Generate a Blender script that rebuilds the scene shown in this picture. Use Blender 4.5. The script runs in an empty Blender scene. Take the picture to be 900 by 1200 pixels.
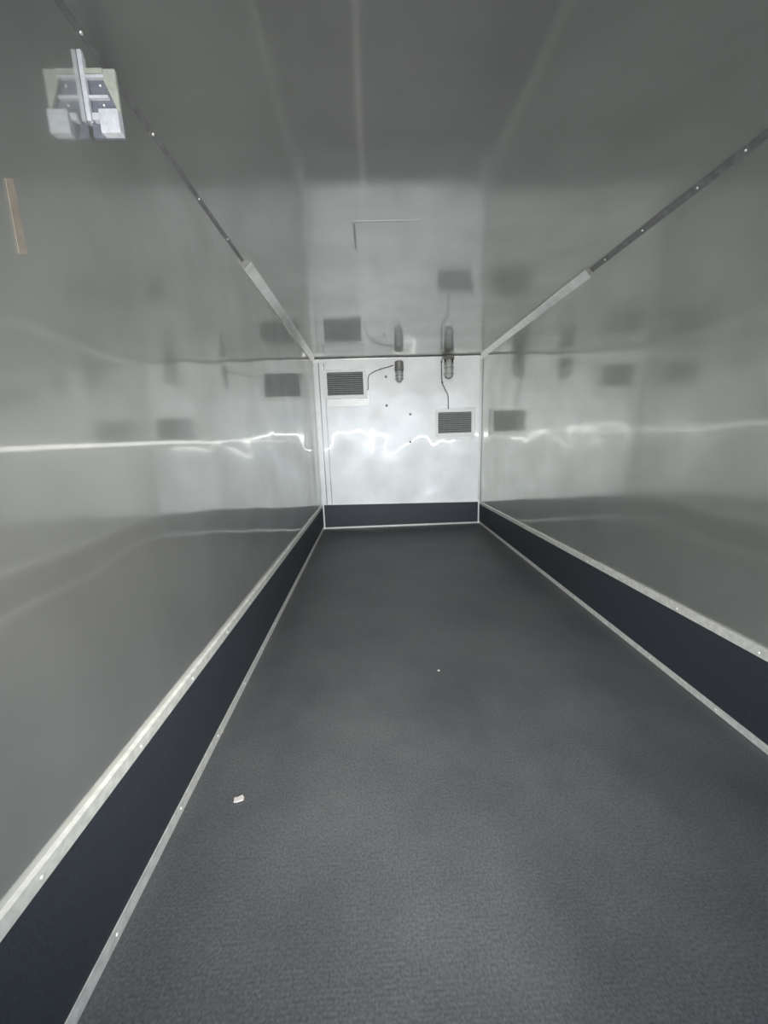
import bpy, bmesh, math, random
import numpy as np
from mathutils import Vector, Matrix
random.seed(4)
C = bpy.context.scene.collection
sc = bpy.context.scene

# ------------------------------------------------------------------ camera
W, H, D = 2.30, 2.345, 5.238          # inner width, height, distance camera -> far wall
REAR = -1.7                           # the open doorway behind the photographer
CX, CZ = 0.738, 1.2676
F = 430.56                            # focal length in pixels of the 900x1200 frame
PITCH, YAW, ROLL = -0.1975, 0.0296, -0.0324
cy, sy, cp, sp = math.cos(YAW), math.sin(YAW), math.cos(PITCH), math.sin(PITCH)
fwd = Vector((sy*cp, cy*cp, sp)); rt = Vector((cy, -sy, 0)); up = rt.cross(fwd)
cr, sr = math.cos(ROLL), math.sin(ROLL)
rgt = rt*cr + up*sr; upv = -rt*sr + up*cr
cam = bpy.data.objects.new('camera', bpy.data.cameras.new('camera')); C.objects.link(cam)
cam.matrix_world = Matrix(((rgt.x, upv.x, -fwd.x, CX), (rgt.y, upv.y, -fwd.y, 0), (rgt.z, upv.z, -fwd.z, CZ), (0, 0, 0, 1)))
cam.data.sensor_fit = 'VERTICAL'; cam.data.sensor_height = 24; cam.data.sensor_width = 18
cam.data.lens = F/1200*24; cam.data.clip_start = 0.02
sc.camera = cam

# ------------------------------------------------------------------ light
world = bpy.data.worlds.new('overcast_sky'); sc.world = world; world.use_nodes = True
bg = world.node_tree.nodes['Background']; bg.inputs[0].default_value = (0.66, 0.81, 1.0, 1); bg.inputs[1].default_value = 1.9
def light(name, kind, loc, energy, size=0.02, color=(1, 1, 1)):
    l = bpy.data.lights.new(name, kind); l.energy = energy; l.color = color
    l.shadow_soft_size = size
    o = bpy.data.objects.new(name, l); C.objects.link(o); o.location = loc; return o
flash = light('phone_flash', 'SPOT', (CX+0.02, 0.0, CZ+0.012), 104, 0.012, (1.0, 0.97, 0.92))
flash.data.spot_size = math.radians(140); flash.data.spot_blend = 1.0
flash.rotation_euler = cam.matrix_world.to_euler()

vs = sc.view_settings
vs.view_transform = 'Standard'; vs.look = 'None'; vs.gamma = 1; vs.use_curve_mapping = False
vs.exposure = 1.75
sc.cycles.use_denoising = True
sc.cycles.max_bounces = 16; sc.cycles.glossy_bounces = 12; sc.cycles.diffuse_bounces = 4
sc.cycles.sample_clamp_indirect = 6

# ------------------------------------------------------------------ helpers
def unproj(px, py, axis, val):
    d = fwd*F + rgt*(px-450) - upv*(py-600)
    o = Vector((CX, 0, CZ)); t = (val-o[axis])/d[axis]
    return o + d*t

def obj(name, bm, m, parent=None, smooth=False):
    me = bpy.data.meshes.new(name)
    bmesh.ops.recalc_face_normals(bm, faces=bm.faces)
    bm.to_mesh(me); bm.free()
    if smooth:
        for p in me.polygons: p.use_smooth = True
    me.materials.append(m)
    o = bpy.data.objects.new(name, me); C.objects.link(o)
    if parent: o.parent = parent
    return o

def tag(o, label=None, cat=None, group=None, kind=None):
    if label: o['label'] = label
    if cat: o['category'] = cat
    if group: o['group'] = group
    if kind: o['kind'] = kind
    return o

def thing(name, label, cat, loc, group=None):
    o = bpy.data.objects.new(name, None); C.objects.link(o); o.location = loc
    o.empty_display_size = 0.05
    return tag(o, label, cat, group)

def box(bm, lo, hi, bev=0.0):
    lo, hi = Vector(lo), Vector(hi)
    r = bmesh.ops.create_cube(bm, size=1, matrix=Matrix.Translation((lo+hi)/2) @ Matrix.Diagonal((*(hi-lo), 1)))
    if bev:
        es = list({e for v in r['verts'] for e in v.link_edges})
        bmesh.ops.bevel(bm, geom=es, offset=bev, segments=2, affect='EDGES', profile=0.7)
    return bm

def lathe(bm, prof, axis_o, ax='Z', n=24):
    rings = []
    for r, h in prof:
        ring = []
        for k in range(n):
            a = 2*math.pi*k/n
            if ax == 'Z': p = Vector((r*math.cos(a), r*math.sin(a), h))
            elif ax == 'Y': p = Vector((r*math.cos(a), h, r*math.sin(a)))
            else: p = Vector((h, r*math.cos(a), r*math.sin(a)))
            ring.append(bm.verts.new(Vector(axis_o)+p))
        rings.append(ring)
    for a, b in zip(rings, rings[1:]):
        for k in range(n):
            bm.faces.new((a[k], a[(k+1) % n], b[(k+1) % n], b[k]))
    bm.faces.new(rings[0]); bm.faces.new(rings[-1])
    return bm

def smoothpts(pts, n=8):
    pts = [Vector(p) for p in pts]; P = [pts[0]]+pts+[pts[-1]]; out = []
    for i in range(1, len(P)-2):
        for k in range(n):
            t = k/n; a, b, c, d = P[i-1:i+3]
            out.append(0.5*((2*b)+(c-a)*t+(2*a-5*b+4*c-d)*t*t+(3*b-a-3*c+d)*t**3))
    out.append(pts[-1]); return out

def tube(bm, pts, r, n=10):
    rings = []; prev = None
    for i, p in enumerate(pts):
        t = (pts[min(i+1, len(pts)-1)]-pts[max(i-1, 0)]).normalized()
        if prev is None:
            prev = t.orthogonal().normalized()
        u = (prev-t*prev.dot(t)).normalized(); v = t.cross(u); prev = u
        rings.append([bm.verts.new(p+u*r*math.cos(2*math.pi*k/n)+v*r*math.sin(2*math.pi*k/n)) for k in range(n)])
    for a, b in zip(rings, rings[1:]):
        for k in range(n):
            bm.faces.new((a[k], a[(k+1) % n], b[(k+1) % n], b[k]))
    bm.faces.new(rings[0]); bm.faces.new(rings[-1])
    return bm

# ------------------------------------------------------------------ materials
def new(name):
    m = bpy.data.materials.new(name); m.use_nodes = True
    nt = m.node_tree; nt.nodes.clear(); return m, nt, nt.nodes, nt.links

def plain(name, col, rough=0.6, metal=0.0, bump=0.0, scale=60, var=0.15, spec=0.5):
    m, nt, N, L = new(name)
    out = N.new('ShaderNodeOutputMaterial'); b = N.new('ShaderNodeBsdfPrincipled')
    b.inputs['Roughness'].default_value = rough; b.inputs['Metallic'].default_value = metal
    b.inputs['Specular IOR Level'].default_value = spec
    tc = N.new('ShaderNodeTexCoord'); nz = N.new('ShaderNodeTexNoise'); nz.inputs['Scale'].default_value = scale
    nz.inputs['Detail'].default_value = 4
    L.new(tc.outputs['Object'], nz.inputs['Vector'])
    r = N.new('ShaderNodeValToRGB')
    r.color_ramp.elements[0].position = 0.3; r.color_ramp.elements[1].position = 0.7
    r.color_ramp.elements[0].color = (*[c*(1-var) for c in col], 1)
    r.color_ramp.elements[1].color = (*[min(1, c*(1+var)) for c in col], 1)
    L.new(nz.outputs['Fac'], r.inputs[0]); L.new(r.outputs[0], b.inputs['Base Color'])
    if bump:
        bp = N.new('ShaderNodeBump'); bp.inputs['Strength'].default_value = 0.5; bp.inputs['Distance'].default_value = bump
        L.new(nz.outputs['Fac'], bp.inputs['Height']); L.new(bp.outputs[0], b.inputs['Normal'])
    L.new(b.outputs[0], out.inputs[0]); return m

def sheet(name, col, w_mirror, w_streak, r_mirror=0.05, r_streak=0.22, aniso=0.9, r_broad=0.5, wave=0.002, map_scale=(1, 1, 1), fine=0.0004, fine_scale=(1, 1, 1), off=0.0, dull=0.08):
    """bright rolled aluminium sheet: part mirror, part brushed across one way, part dull; buckled"""
    m, nt, N, L = new(name)
    out = N.new('ShaderNodeOutputMaterial')
    tc = N.new('ShaderNodeTexCoord')
    mp = N.new('ShaderNodeMapping'); mp.inputs['Scale'].default_value = map_scale; mp.inputs['Location'].default_value = (off, off, off)
    L.new(tc.outputs['Object'], mp.inputs[0])
    n1 = N.new('ShaderNodeTexNoise'); n1.inputs['Scale'].default_value = 1; n1.inputs['Detail'].default_value = 1.0
    n1.inputs['Roughness'].default_value = 0.35
    L.new(mp.outputs[0], n1.inputs['Vector'])
    mp2 = N.new('ShaderNodeMapping'); mp2.inputs['Scale'].default_value = fine_scale
    L.new(tc.outputs['Object'], mp2.inputs[0])
    n2 = N.new('ShaderNodeTexNoise'); n2.inputs['Scale'].default_value = 1; n2.inputs['Detail'].default_value = 2
    L.new(mp2.outputs[0], n2.inputs['Vector'])
    b1 = N.new('ShaderNodeBump'); b1.inputs['Strength'].default_value = 1; b1.inputs['Distance'].default_value = wave
    L.new(n1.outputs['Fac'], b1.inputs['Height'])
    b2 = N.new('ShaderNodeBump'); b2.inputs['Strength'].default_value = 1; b2.inputs['Distance'].default_value = fine
    L.new(n2.outputs['Fac'], b2.inputs['Height']); L.new(b1.outputs[0], b2.inputs['Normal'])
    # faint mottling of the metal itself
    n3 = N.new('ShaderNodeTexNoise'); n3.inputs['Scale'].default_value = 3; n3.inputs['Detail'].default_value = 4
    L.new(tc.outputs['Object'], n3.inputs['Vector'])
    rp = N.new('ShaderNodeValToRGB'); rp.color_ramp.elements[0].position = 0.3; rp.color_ramp.elements[1].position = 0.7
    rp.color_ramp.elements[0].color = (*[c*0.93 for c in col], 1); rp.color_ramp.elements[1].color = (*[c*1.05 for c in col], 1)
    L.new(n3.outputs['Fac'], rp.inputs[0])
    tg = N.new('ShaderNodeTangent'); tg.direction_type = 'UV_MAP'; tg.uv_map = 'UVMap'
    def gl(r, an=0.0, nrm=b2):
        g = N.new('ShaderNodeBsdfAnisotropic'); g.inputs['Roughness'].default_value = r
        g.inputs['Anisotropy'].default_value = an
        L.new(rp.outputs[0], g.inputs['Color']); L.new(nrm.outputs[0], g.inputs['Normal'])
        if an: L.new(tg.outputs[0], g.inputs['Tangent']); g.inputs['Rotation'].default_value = 0.25
        return g
    g1 = gl(r_mirror); g2 = gl(r_streak, aniso, b1); g3 = gl(r_broad)
    mx = N.new('ShaderNodeMixShader'); mx.inputs[0].default_value = w_mirror/(w_mirror+w_streak)
    L.new(g2.outputs[0], mx.inputs[1]); L.new(g1.outputs[0], mx.inputs[2])
    mx2 = N.new('ShaderNodeMixShader'); mx2.inputs[0].default_value = w_mirror+w_streak
    L.new(g3.outputs[0], mx2.inputs[1]); L.new(mx.outputs[0], mx2.inputs[2])
    df = N.new('ShaderNodeBsdfDiffuse'); L.new(rp.outputs[0], df.inputs['Color']); L.new(b2.outputs[0], df.inputs['Normal'])
    mx3 = N.new('ShaderNodeMixShader'); mx3.inputs[0].default_value = dull
    L.new(mx2.outputs[0], mx3.inputs[1]); L.new(df.outputs[0], mx3.inputs[2])
    L.new(mx3.outputs[0], out.inputs[0]); return m

M = {}
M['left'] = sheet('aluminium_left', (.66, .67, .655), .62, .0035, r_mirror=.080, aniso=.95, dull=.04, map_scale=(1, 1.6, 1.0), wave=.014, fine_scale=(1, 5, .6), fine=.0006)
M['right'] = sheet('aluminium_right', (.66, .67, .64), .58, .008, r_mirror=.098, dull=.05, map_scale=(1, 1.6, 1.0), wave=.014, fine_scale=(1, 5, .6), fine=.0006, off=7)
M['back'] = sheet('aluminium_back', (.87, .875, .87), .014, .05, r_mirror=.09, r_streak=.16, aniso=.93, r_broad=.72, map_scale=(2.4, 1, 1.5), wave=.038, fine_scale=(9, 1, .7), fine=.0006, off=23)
M['ceil'] = sheet('aluminium_ceiling', (.64, .65, .64), .60, .003, r_mirror=.105, dull=.05, map_scale=(1.2, 1.2, 1), wave=.012, fine_scale=(2, 3, 1), fine=.0006)
M['trim'] = plain('anodised_trim', (.62, .62, .58), .42, .4, .0006, 40, .15)
M['cove'] = plain('bright_cove_trim', (.62, .62, .60), .25, 1.0, .0004, 12, .12)
M['seam'] = plain('dull_seam', (.36, .36, .35), .5, .6)
M['rivet'] = plain('pale_rivet', (.85, .85, .80), .35, .6)
M['sealant'] = plain('dark_angle', (.12, .125, .125), .5, 0, 0, 30, .2)
M['kick'] = plain('dark_kickboard', (.020, .024, .030), .55, 0, .0006, 180, .35)
M['white'] = plain('white_plastic', (.82, .83, .82), .45)
M['cream'] = plain('cream_plastic', (.36, .37, .32), .5)
M['box'] = plain('box_plastic', (.50, .51, .54), .45)
M['plate'] = plain('vent_plate', (.62, .63, .62), .5, .5, 0, 8, .06)
M['slat'] = plain('grey_louvre', (.36, .37, .37), .5, .2)
M['dark'] = plain('vent_recess', (.03, .03, .03), .7)
M['cap'] = plain('grey_lamp_cap', (.22, .22, .21), .45, .3)
M['cable'] = plain('grey_cable', (.10, .10, .10), .55)
M['bolt'] = plain('dark_bolt', (.16, .16, .15), .45, .6)
M['tape'] = plain('tan_strip', (.16, .142, .118), .7, 0, .0005, 30, .2)
M['chip'] = plain('pale_chip', (.40, .37, .35), .8, 0, .001, 90)
M['amber'] = plain('amber_crumb', (.50, .34, .16), .8, 0, .001, 90)
M['dim'] = plain('smoky_panel', (.14, .15, .18), .35)
M['ground'] = plain('grey_asphalt', (.10, .10, .10), .9, 0, .002, 20)

m, nt, N, L = new('clear_glass'); o_ = N.new('ShaderNodeOutputMaterial'); g_ = N.new('ShaderNodeBsdfPrincipled')
g_.inputs['Transmission Weight'].default_value = 1; g_.inputs['Roughness'].default_value = .06; g_.inputs['IOR'].default_value = 1.35
g_.inputs['Base Color'].default_value = (.86, .88, .86, 1)
L.new(g_.outputs[0], o_.inputs[0]); M['glass'] = m

# floor: dark anti-slip board, fine hexagonal embossing, worn a little paler
m, nt, N, L = new('anti_slip_floor'); o_ = N.new('ShaderNodeOutputMaterial'); b_ = N.new('ShaderNodeBsdfPrincipled')
tc = N.new('ShaderNodeTexCoord'); vo = N.new('ShaderNodeTexVoronoi'); vo.inputs['Scale'].default_value = 110; vo.inputs['Randomness'].default_value = .35
L.new(tc.outputs['Object'], vo.inputs['Vector'])
bp = N.new('ShaderNodeBump'); bp.inputs['Strength'].default_value = .6; bp.inputs['Distance'].default_value = .0012
L.new(vo.outputs['Distance'], bp.inputs['Height']); L.new(bp.outputs[0], b_.inputs['Normal'])
nz = N.new('ShaderNodeTexNoise'); nz.inputs['Scale'].default_value = 2.2; nz.inputs['Detail'].default_value = 6; nz.inputs['Roughness'].default_value = .6
L.new(tc.outputs['Object'], nz.inputs['Vector'])
n2 = N.new('ShaderNodeTexNoise'); n2.inputs['Scale'].default_value = 140; n2.inputs['Detail'].default_value = 3
L.new(tc.outputs['Object'], n2.inputs['Vector'])
rp = N.new('ShaderNodeValToRGB'); rp.color_ramp.elements[0].position = .3; rp.color_ramp.elements[1].position = .72
rp.color_ramp.elements[0].color = (.042, .045, .048, 1); rp.color_ramp.elements[1].color = (.069, .072, .074, 1)
L.new(nz.outputs['Fac'], rp.inputs[0])
mm = N.new('ShaderNodeMix'); mm.data_type = 'RGBA'; mm.blend_type = 'MULTIPLY'; mm.inputs[0].default_value = 1
r2 = N.new('ShaderNodeValToRGB'); r2.color_ramp.elements[0].position = .35; r2.color_ramp.elements[1].position = .65
r2.color_ramp.elements[0].color = (.72, .72, .72, 1); r2.color_ramp.elements[1].color = (1.25, 1.25, 1.25, 1)
L.new(n2.outputs['Fac'], r2.inputs[0]); L.new(rp.outputs[0], mm.inputs[6]); L.new(r2.outputs[0], mm.inputs[7])
L.new(mm.outputs[2], b_.inputs['Base Color']); b_.inputs['Roughness'].default_value = .52; b_.inputs['Specular IOR Level'].default_value = .5
L.new(b_.outputs[0], o_.inputs[0]); M['floor'] = m

# ------------------------------------------------------------------ shell
XL = lambda y: 0.0128*(D-y)/(D-1)           # the side walls are not quite parallel
XR = lambda y: W-0.0371*(D-y)/(D-1)
KL = lambda y: 0.3555+0.0615*(D-y)/(D-1)-0.0   # top of the kickboards
KR = lambda y: 0.3198+0.086*(D-y)/(D-1)

def slab(name, corners, n, m, thick=0.04):
    """a thick sheet; corners a,b,c,d ccw seen from inside; UV u runs a->b"""
    a, b, c, d = [Vector(p) for p in corners]; nrm = Vector(n)*-thick
    bm = bmesh.new(); uv = bm.loops.layers.uv.new('UVMap')
    v = [bm.verts.new(p) for p in (a, b, c, d)]+[bm.verts.new(p+nrm) for p in (a, b, c, d)]
    fs = [(0, 1, 2, 3), (7, 6, 5, 4), (0, 4, 5, 1), (1, 5, 6, 2), (2, 6, 7, 3), (3, 7, 4, 0)]
    uvs = {0: (0, 0), 1: (1, 0), 2: (1, 1), 3: (0, 1), 4: (0, 0), 5: (1, 0), 6: (1, 1), 7: (0, 1)}
    for f in fs:
        fc = bm.faces.new([v[i] for i in f])
        for lp, i in zip(fc.loops, f): lp[uv].uv = uvs[i]
    o = obj(name, bm, m); tag(o, kind='structure'); return o

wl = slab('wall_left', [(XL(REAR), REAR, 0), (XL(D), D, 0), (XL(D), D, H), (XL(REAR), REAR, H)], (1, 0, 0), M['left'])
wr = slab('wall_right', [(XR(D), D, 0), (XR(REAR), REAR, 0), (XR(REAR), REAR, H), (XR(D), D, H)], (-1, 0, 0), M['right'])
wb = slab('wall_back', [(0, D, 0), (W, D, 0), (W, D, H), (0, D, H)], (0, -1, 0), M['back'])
ce = slab('ceiling', [(0, REAR, H), (0, D, H), (W, D, H), (W, REAR, H)], (0, 0, -1), M['ceil'])
fl = slab('floor', [(-.04, REAR, 0), (W+.04, REAR, 0), (W+.04, D, 0), (-.04, D, 0)], (0, 0, 1), M['floor'], .08)
tag(wl, 'bright buckled aluminium sheet lining on the left side'); tag(wr, 'bright buckled aluminium sheet lining on the right side')
tag(wb, 'far end wall of bright aluminium sheet carrying two louvred vents')
tag(ce, 'dull reflective aluminium sheet ceiling'); tag(fl, 'dark grey anti-slip board floor')
g = slab('ground', [(-15, -30, -.5), (17, -30, -.5), (17, REAR-.02, -.5), (-15, REAR-.02, -.5)], (0, 0, 1), M['ground'], .1)
tag(g, 'asphalt yard outside the open rear doorway')

a = unproj(413, 259, 2, H); b_ = unproj(494, 259, 2, H); c = unproj(414, 292, 2, H)
sj = obj('sheet_joint', box(bmesh.new(), (a.x, a.y, H-.0016), (b_.x, a.y+.010, H-.0002), .0005), M['seam'], ce)
sj = obj('sheet_joint', box(bmesh.new(), (a.x, a.y+.0125, H-.003), (a.x+.012, c.y, H-.0002), .001), M['seam'], ce)
# ------------------------------------------------------------------ kickboards and their trims
def prism(pts_a, pts_b):
    bm = bmesh.new(); A = [bm.verts.new(p) for p in pts_a]; B = [bm.verts.new(p) for p in pts_b]; n = len(A)
    for k in range(n): bm.faces.new((A[k], A[(k+1) % n], B[(k+1) % n], B[k]))
    bm.faces.new(A); bm.faces.new(B); return bm

rivet_mesh = None
def rivet(parent, p, ax='X', r=.005, m=None):
    global rivet_mesh
    o = obj('rivet', lathe(bmesh.new(), [(r, 0), (r*.9, .0015), (r*.4, .003)], (0, 0, 0), 'Z', 10), m or M['rivet'], parent, True) if rivet_mesh is None else bpy.data.objects.new('rivet', rivet_mesh)
    if rivet_mesh is None: rivet_mesh = o.data
    else: C.objects.link(o); o.parent = parent
    o.location = p
    o.rotation_euler = {'X': (0, math.pi/2, 0), '-X': (0, -math.pi/2, 0), '-Y': (math.pi/2, 0, 0), 'Z': (0, 0, 0),
                        'CL': (0, math.radians(135), 0), 'CR': (0, math.radians(-135), 0)}[ax]
    return o

T = .012                                  # board thickness
TW = .034                                 # trim width
def side_kick(name, X, K, s, label, TB):
    y0, y1 = REAR, D-T
    def sec(y, d0, d1, z0, z1):
        return [(X(y)+s*d0, y, z0), (X(y)+s*d1, y, z0), (X(y)+s*d1, y, z1), (X(y)+s*d0, y, z1)]
    k = obj(name, prism(sec(y0, 0, T, 0, K(y0)-.003), sec(y1, 0, T, 0, K(y1)-.003)), M['kick'])
    tag(k, label, kind='structure')
    t1 = obj('top_trim', prism(sec(y0, T, T+.003, K(y0)-TW, K(y0)), sec(y1, T, T+.003, K(y1)-TW, K(y1))), M['trim'], k)
    tag(t1, 'pale metal strip along the top edge')
    c1 = obj('trim_lip', prism(sec(y0, 0, T+.003, K(y0), K(y0)+.003), sec(y1, 0, T+.003, K(y1), K(y1)+.003)), M['trim'], t1)
    t2 = obj('bottom_trim', prism(sec(y0, T, T+.003, 0.001, TB), sec(y1, T, T+.003, 0.001, TB)), M['trim'], k)
    tag(t2, 'pale metal strip along the floor joint')
    y = .62
    while y < D-.2:
        rivet(t1, (X(y)+s*(T+.003), y, K(y)-TW/2), 'X' if s > 0 else '-X')
        rivet(t2, (X(y+.13)+s*(T+.003), y+.13, TB/2), 'X' if s > 0 else '-X')
        y += .36+random.uniform(-.05, .05)
    return k
side_kick('baseboard_left', XL, KL, 1, 'dark kickboard along the left wall edged with pale metal strips', .045)
side_kick('baseboard_right', XR, KR, -1, 'dark kickboard along the right wall edged with pale metal strips', .036)
kz = lambda x: .3555+(.3198-.3555)*x/W
bm = prism([(T, D-T, 0), (T, D, 0), (T, D, kz(0)), (T, D-T, kz(0))], [(W-T, D-T, 0), (W-T, D, 0), (W-T, D, kz(W)), (W-T, D-T, kz(W))])
kb = obj('baseboard_back', bm, M['kick']); tag(kb, 'dark kickboard across the foot of the far wall', kind='structure')
b = box(bmesh.new(), (T+.003, D-T-.003, .001), (W-T-.003, D-T, .026)); o = obj('bottom_trim', b, M['trim'], kb); tag(o, 'pale metal strip along the floor joint')
for x in (T+.004, W-T-.022):
    b = box(bmesh.new(), (x, D-T-.006, .002), (x+.018, D-T-.001, .335 if x > 1 else .36)); o = obj('corner_trim', b, M['white'], kb)
bm = prism([(T, D-T-.002, kz(0)), (T, D, kz(0)), (T, D, kz(0)+.004), (T, D-T-.002, kz(0)+.004)], [(W-T, D-T-.002, kz(W)), (W-T, D, kz(W)), (W-T, D, kz(W)+.004), (W-T, D-T-.002, kz(W)+.004)])
obj('top_trim', bm, M['trim'], kb)
for x in (.35, .82, 1.3, 1.85): rivet(kb, (x, D-T-.003, .013), '-Y')

# ------------------------------------------------------------------ ceiling coves and upright corner trims
CV = .045
def cove(name, pa, pb, dx, dy, label, c=CV, m='cove'):
    """45 degree strip: pa->pb along the joint, (dx,dy) points into the room"""
    pa, pb = Vector(pa), Vector(pb); i = Vector((dx, dy, 0)); k = Vector((0, 0, -1))
    q2 = lambda p: [p+i*c, p+i*(c+.006), p+i*(c+.001)+k*.0015, p+i*.0015+k*(c+.001), p+k*(c+.006), p+k*c]
    o = obj(name, prism(q2(pa), q2(pb)), M[m]); tag(o, label, kind='structure'); return o
YL = unproj(288, 318, 0, .022).y; YR = unproj(692, 326, 0, W-.03).y
CNL, CNR = .007, .018
cl = cove('trim_1', (XL(YL), YL, H), (XL(D), D-.02, H), 1, 0, 'angled metal cove along the far half of the left ceiling joint')
crr = cove('trim_2', (XR(YR), YR, H), (XR(D), D-.02, H), -1, 0, 'angled metal cove along the far half of the right ceiling joint')
cln = cove('trim_6', (XL(REAR), REAR, H), (XL(YL), YL-.004, H), 1, 0, 'slender dark angle along the near part of the left ceiling joint', CNL, 'sealant')
crn = cove('trim_7', (XR(REAR), REAR, H), (XR(YR), YR-.004, H), -1, 0, 'slender dark angle along the near part of the right ceiling joint', CNR, 'sealant')
cbk = cove('trim_3', (.03, D, H), (W-.03, D, H), 0, -1, 'angled metal cove along the far ceiling joint', .014)
for X, Y, s_, par in ((XL(YL), YL, 1, cl), (XR(YR), YR, -1, crr)):     # folded end of each cove
    b = prism([(X, Y-.003, H-.0005), (X+s_*(CV+.004), Y-.003, H-.0005), (X, Y-.003, H-CV-.004)], [(X, Y+.004, H-.0005), (X+s_*(CV+.004), Y+.004, H-.0005), (X, Y+.004, H-CV-.004)])
    obj('end_cap', b, M['cap'], par)
for px, py in ((92, 38), (182, 157), (232, 233), (268, 280)):
    p = unproj(px, py, 2, H-CNL/2)
    r = rivet(cln, (XL(p.y)+CNL/2+.001, p.y, H-CNL/2-.001), 'CL'); r.scale = (1.1, 1.1, 1.1); r['label'] = 'bright rivet head'
for px, py in ((868, 176), (812, 220), (748, 270), (706, 304)):
    p = unproj(px, py, 2, H-CNR/2)
    r = rivet(crn, (XR(p.y)-CNR/2-.001, p.y, H-CNR/2-.001), 'CR'); r.scale = (1.1, 1.1, 1.1); r['label'] = 'bright rivet head'
def upright(name, x0, x1, wx, label):
    bm = box(bmesh.new(), (x0, D-.004, kz(1)+.01), (x1, D-.0005, H-CV-.014), .0012)
    o = obj(name, bm, M['plate']); tag(o, label, kind='structure'); return o
o = upright('trim_4', .004, .075, 1, 'upright metal corner strip at the left end of the far wall')
b = box(bmesh.new(), (.001, D-.055, kz(0)+.01), (.0045+.001, D-.004, H-CV-.014)); obj('side_flange', b, M['plate'], o)
b = lathe(bmesh.new(), [(.006, 0), (.006, H-CV-kz(0)-.03)], (.078, D-.004, kz(0)+.01), 'Z', 12); obj('edge_bead', b, M['plate'], o, True)
b = lathe(bmesh.new(), [(.004, 0), (.004, H-CV-kz(0)-.03)], (.150, D-.001, kz(0)+.01), 'Z', 12); obj('sheet_joint', b, M['plate'], o, True)
o = upright('trim_5', W-.040, W-.004, 1, 'upright metal corner strip at the right end of the far wall')
b = lathe(bmesh.new(), [(.006, 0), (.006, H-CV-kz(W)-.03)], (W-.010, D-.006, kz(W)+.01), 'Z', 12); obj('edge_bead', b, M['white'], o, True)
# frame of the open rear doorway, behind the photographer
b = bmesh.new(); y0, y1 = REAR-.08, REAR
box(b, (-.06, y0, -.08), (.03, y1, H+.08)); box(b, (W-.03, y0, -.08), (W+.06, y1, H+.08)); box(b, (.03, y0, H-.04), (W-.03, y1, H+.08)); box(b, (.03, y0, -.08), (W-.03, y1, .004))
o = obj('door_frame', b, M['trim']); tag(o, 'metal frame of the open rear doorway', kind='structure')

# ------------------------------------------------------------------ vents
def vent(name, label, lou, frame, plate, proud=.03, n=11):
    """lou/frame/plate = pixel boxes (x0,y0,x1,y1) on the far wall"""
    P = lambda x, y: unproj(x, y, 1, D)
    def rect(bx):
        a, b_ = P(bx[0], bx[3]), P(bx[2], bx[1]); return a.x, a.z, b_.x, b_.z
    px0, pz0, px1, pz1 = rect(plate); fx0, fz0, fx1, fz1 = rect(frame); lx0, lz0, lx1, lz1 = rect(lou)
    ox, oz = (px0+px1)/2, pz0
    t = thing(name, label, 'vent', (ox, D, oz), 'louvred wall vents')
    q = lambda x, y, z: (x-ox, y, z-oz)
    bm = box(bmesh.new(), q(px0, -.006, pz0), q(px1, -.0005, pz1), .002)
    obj('mounting_plate', bm, M['plate'], t)
    bm = bmesh.new()                                           # frame: ring with a rebate
    for lo, hi in (((fx0, fz0), (fx1, lz0)), ((fx0, lz1), (fx1, fz1)), ((fx0, lz0), (lx0, lz1)), ((lx1, lz0), (fx1, lz1))):
        box(bm, q(lo[0], -proud, lo[1]), q(hi[0], -.0055, hi[1]), .0015)
    fr = obj('frame', bm, M['white'], t)
    bm = box(bmesh.new(), q(lx0, -.010, lz0), q(lx1, -.0062, lz1)); obj('backing', bm, M['dark'], t)
    h = (lz1-lz0)/n
    sl = None
    for k in range(n):
        z = lz0-oz+h*(k+.5)
        if sl is None:
            bm = bmesh.new(); w = (lx1-lx0)/2-.001
            A = [(-w, -.008, -h*.42), (-w, .006, h*.28), (-w, .008, h*.20), (-w, -.006, -h*.50)]
            B = [(w, *a[1:]) for a in A]
            bm.free(); bm = prism(A, B); sl = obj('slat', bm, M['slat'], t); s_ = sl
        else:
            s_ = sl.copy(); C.objects.link(s_); s_.parent = t
        s_.location = ((lx0+lx1)/2-ox, -.0195, z)
    for dx in (fx0+.012, fx1-.012):
        for dz in (fz0+.012, fz1-.012):
            r = rivet(fr, (dx-ox, -proud, dz-oz), '-Y')
    return t
vent('wall_vent', 'white framed louvred vent at upper left of the far wall, beside the corner', (384.5, 436, 425, 464), (381, 433.5, 429, 468), (384, 432, 432, 477))
vent('wall_vent', 'white framed louvred vent lower right on the far wall with a cable dropping into it', (513, 482.5, 552, 508), (510.5, 479.5, 555.5, 512), (504, 477, 557, 516))

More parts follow.
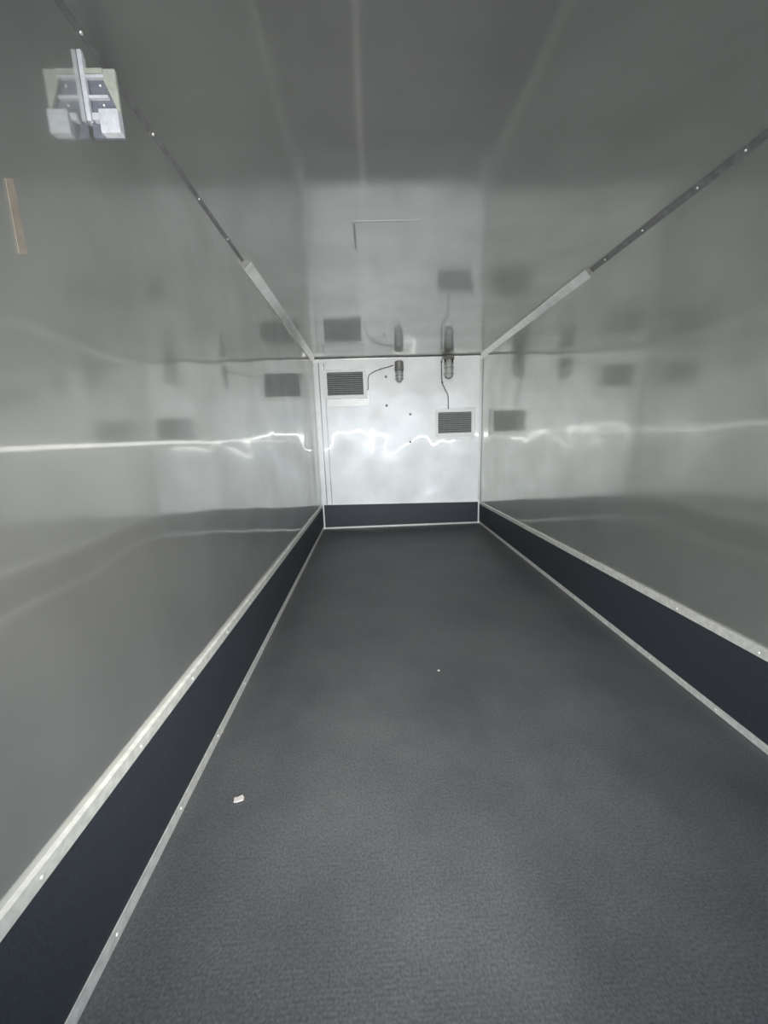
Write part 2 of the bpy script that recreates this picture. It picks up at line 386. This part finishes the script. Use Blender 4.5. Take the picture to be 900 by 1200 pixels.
# ------------------------------------------------------------------ lamps
def lamp(label, px, ytop, ybot, ycap, yy, r, capm):
    a = unproj(px, ytop, 1, yy); b_ = unproj(px, ybot, 1, yy); c = unproj(px, ycap, 1, yy)
    h = a.z-b_.z; hc = a.z-c.z
    t = thing('jar_lamp', label, 'lamp', (a.x, yy, b_.z), 'jar lamps')
    bm = bmesh.new(); lathe(bm, [(r*.75, h), (r*1.0, h-.012), (r*1.05, h-hc+.006), (r*.98, h-hc)], (0, 0, 0), 'Z', 28)
    obj('lamp_cap', bm, capm, t, False)
    bm = bmesh.new(); prof = [(r*.9, h-hc-.0005)]
    for k in range(9):
        an = k/8*math.pi/2; prof.append((r*.9*math.cos(an)+.001, r*.9*(1-math.sin(an))))
    lathe(bm, prof, (0, 0, 0), 'Z', 28); g = obj('glass_jar', bm, M['glass'], t, True)
    bm = bmesh.new(); lathe(bm, [(.008, .022), (r*.42, .034), (r*.42, h-hc-.02), (.010, h-hc-.002)], (0, 0, 0), 'Z', 16)
    obj('bulb', bm, M['white'], t, True)
    bm = bmesh.new(); box(bm, (-.022, r*.5, h-hc), (.022, D-yy-.001, h-.01), .004); obj('bracket', bm, capm, t)
    for z in (h-hc-.006, (h-hc)*.55, (h-hc)*.25):
        bm = bmesh.new(); pts = [Vector((r*.99*math.cos(2*math.pi*k/24), r*.99*math.sin(2*math.pi*k/24), z)) for k in range(25)]
        tube(bm, pts, .0022, 6); obj('guard_ring', bm, capm, t, True)
    for k in range(4):
        an = math.pi/4+k*math.pi/2; e = Vector((math.cos(an), math.sin(an), 0))
        pts = [e*r*1.0+Vector((0, 0, h-hc)), e*r*1.0+Vector((0, 0, r*.8)), e*r*.75+Vector((0, 0, r*.2)), Vector((0, 0, -.003))]
        bm = tube(bmesh.new(), smoothpts(pts, 5), .002, 6); obj('guard_wire', bm, capm, t, True)
    return t, a
l1, a1 = lamp('grey capped clear jar lamp near the middle of the far wall, cable leading left', 467.5, 423, 448, 434, D-.085, .058, M['cap'])
l2, a2 = lamp('clear glass jar lamp hard under the ceiling above the right-hand vent', 526, 416.5, 444, 421, D-.13, .068, M['cap'])

def cable(label, pts, r=.006, clips=()):
    bm = tube(bmesh.new(), smoothpts(pts, 8), r, 10)
    o = obj('cable', bm, M['cable'], None, True); tag(o, label, 'cable', 'lamp cables')
    for i in clips:
        p = Vector(pts[i]); b = box(bmesh.new(), p-Vector((.012, .002, .008)), p+Vector((.012, .010, .008)), .002); obj('cable_clip', b, M['cable'], o)
    return o
Q = lambda x, y, d=.012: unproj(x, y, 1, D-d)
cable('thin grey cable looping from the middle jar lamp down beside the left vent', [Q(461, 428, .06), Q(455, 430), Q(446, 432.5), Q(436, 437), Q(431.5, 442), Q(431.3, 455), Q(430.5, 457)], clips=(2,))
cable('thin grey cable running down from the ceiling lamp into the right vent', [Q(520, 415.5, .06), Q(518.5, 420), Q(517.5, 424), Q(517.5, 438), Q(518.2, 448), Q(521.5, 456), Q(525, 464), Q(525.3, 479.3, .015)], clips=(2, 4))

# ------------------------------------------------------------------ bolts on the far wall
for px, py, lb in ((452.3, 441.5, 'small dark bolt head left of the middle jar lamp'), (453, 475.3, 'small dark bolt head below the jar lamp cable, level with the right vent top'),
                   (480.8, 485.5, 'dark bolt head left of the right vent, ringed by a dent'), (480.8, 518, 'dark bolt head below the right vent on the bright streak')):
    p = unproj(px, py, 1, D)
    bm = lathe(bmesh.new(), [(.017, -.0005), (.017, -.003), (.011, -.004), (.010, -.010), (.006, -.012)], (0, 0, 0), 'Y', 16)
    o = obj('bolt', bm, M['bolt']); o.location = (p.x, D, p.z); tag(o, lb, 'bolt', 'bolts in the far wall')
p = unproj(479, 562.5, 1, D); bm = lathe(bmesh.new(), [(.007, -.0005), (.006, -.003), (.003, -.005)], (0, 0, 0), 'Y', 12)
o = obj('bolt', bm, M['rivet']); o.location = (p.x, D, p.z); tag(o, 'small bright rivet head low on the far wall', 'bolt')

# ------------------------------------------------------------------ box on the left wall, under the ceiling
ya = unproj(100, 120, 0, XL(1)).y
xw = XL(ya)
def E(px, py, d=0): return unproj(px, py, 1, ya-d)
t = thing('switch_box', 'white switch box with cross ribs high on the left wall by the ceiling', 'box', (xw, ya, E(120, 161).z))
zb, zt = E(120, 161).z, H-CV*.0-.003
xo = E(140, 120).x
q = lambda x, y, z: (x-xw, y-ya, z-zb)
hh = zt-zb
def part(name, lo, hi, m, bev=.0015):
    return obj(name, box(bmesh.new(), q(*lo), q(*hi), bev), m, t)
Z = lambda py: E(120, py).z
X_ = lambda px: E(px, 130).x
part('back_plate', (xw+.0005, ya-.004, Z(143)), (xw+.006, ya+.02, Z(60)), M['box'])
part('housing', (xw+.006, ya+.006, zb+.003), (xo-.003, ya+.016, Z(80)), M['dim'])
part('rail', (xw+.001, ya-.006, Z(143)), (xw+.013, ya+.004, Z(60)), M['box'])
part('cross_rib', (xw+.013, ya-.004, Z(92)), (X_(128), ya+.006, Z(88.5)), M['box'])
part('cross_rib', (xw+.013, ya-.004, Z(116)), (X_(130), ya+.006, Z(112.5)), M['box'])
part('lower_cover', (X_(119), ya-.016, zb), (xo, ya+.005, Z(133)), M['box'], .003)
part('lower_latch', (X_(110), ya-.012, Z(144)), (X_(118.5), ya+.005, Z(136)), M['box'], .002)
part('top_lip', (X_(106), ya-.006, Z(88)), (X_(128), ya+.006, Z(82)), M['cream'], .001)
A = [q(X_(123), ya-.003, Z(82)), q(xo, ya-.003, Z(82)), q(xo, ya-.003, Z(133)), q(xo-.004, ya-.003, Z(133))]
B = [(a[0], a[1]+.008, a[2]) for a in A]
obj('side_panel', prism(A, B), M['cream'], t)
for px, py in ((121, 99), (122, 122)):
    bm = lathe(bmesh.new(), [(.0032, .006), (.0032, .003), (.0015, .001)], q(X_(px), ya, Z(py)), 'Y', 12); obj('screw', bm, M['rivet'], t, True)

# ------------------------------------------------------------------ tan strip on the left wall
a = unproj(9, 209, 0, XL(.8)); b_ = unproj(26, 298, 0, XL(.8))
c = unproj(14.5, 209, 0, XL(.8)); d = unproj(31, 298, 0, XL(.8)); a = unproj(5, 209, 0, XL(.8)); b_ = unproj(21.5, 298, 0, XL(.8))
x0 = XL(a.y)
bm = prism([(x0+.0008, *a[1:]), (x0+.0008, *c[1:]), (x0+.0008, *d[1:]), (x0+.0008, *b_[1:])], [(x0+.0028, *a[1:]), (x0+.0028, *c[1:]), (x0+.0028, *d[1:]), (x0+.0028, *b_[1:])])
o = obj('tape_strip', bm, M['tape']); tag(o, 'short tan strip stuck upright on the left wall', 'tape')

# ------------------------------------------------------------------ litter on the floor
def scrap(name, px, py, sx, sy_, h, rot, m, label, cat):
    p = unproj(px, py, 2, 0)
    bm = bmesh.new(); pts = [(-.5, -.35), (-.15, -.5), (.45, -.42), (.52, .1), (.38, .5), (-.1, .36), (-.48, .42)]
    top = [(x*sx*.9, y*sy_*.9, h*(.8+.3*((i*37) % 5)/5)) for i, (x, y) in enumerate(pts)]
    bm.free(); bm = prism([(x*sx, y*sy_, .0003) for x, y in pts], top)
    o = obj(name, bm, m); o.location = (p.x, p.y, 0.0005); o.rotation_euler.z = rot; tag(o, label, cat)
scrap('paper_scrap', 280, 937, .036, .022, .006, .25, M['chip'], 'small pale paper scrap lying on the floor near the left kickboard', 'scrap')
scrap('crumb', 260, 858, .012, .012, .005, .6, M['amber'], 'tiny amber crumb on the floor against the left kickboard', 'crumb')
scrap('crumb', 514, 786, .014, .010, .004, .2, M['chip'], 'tiny pale crumb in the middle of the floor', 'crumb')
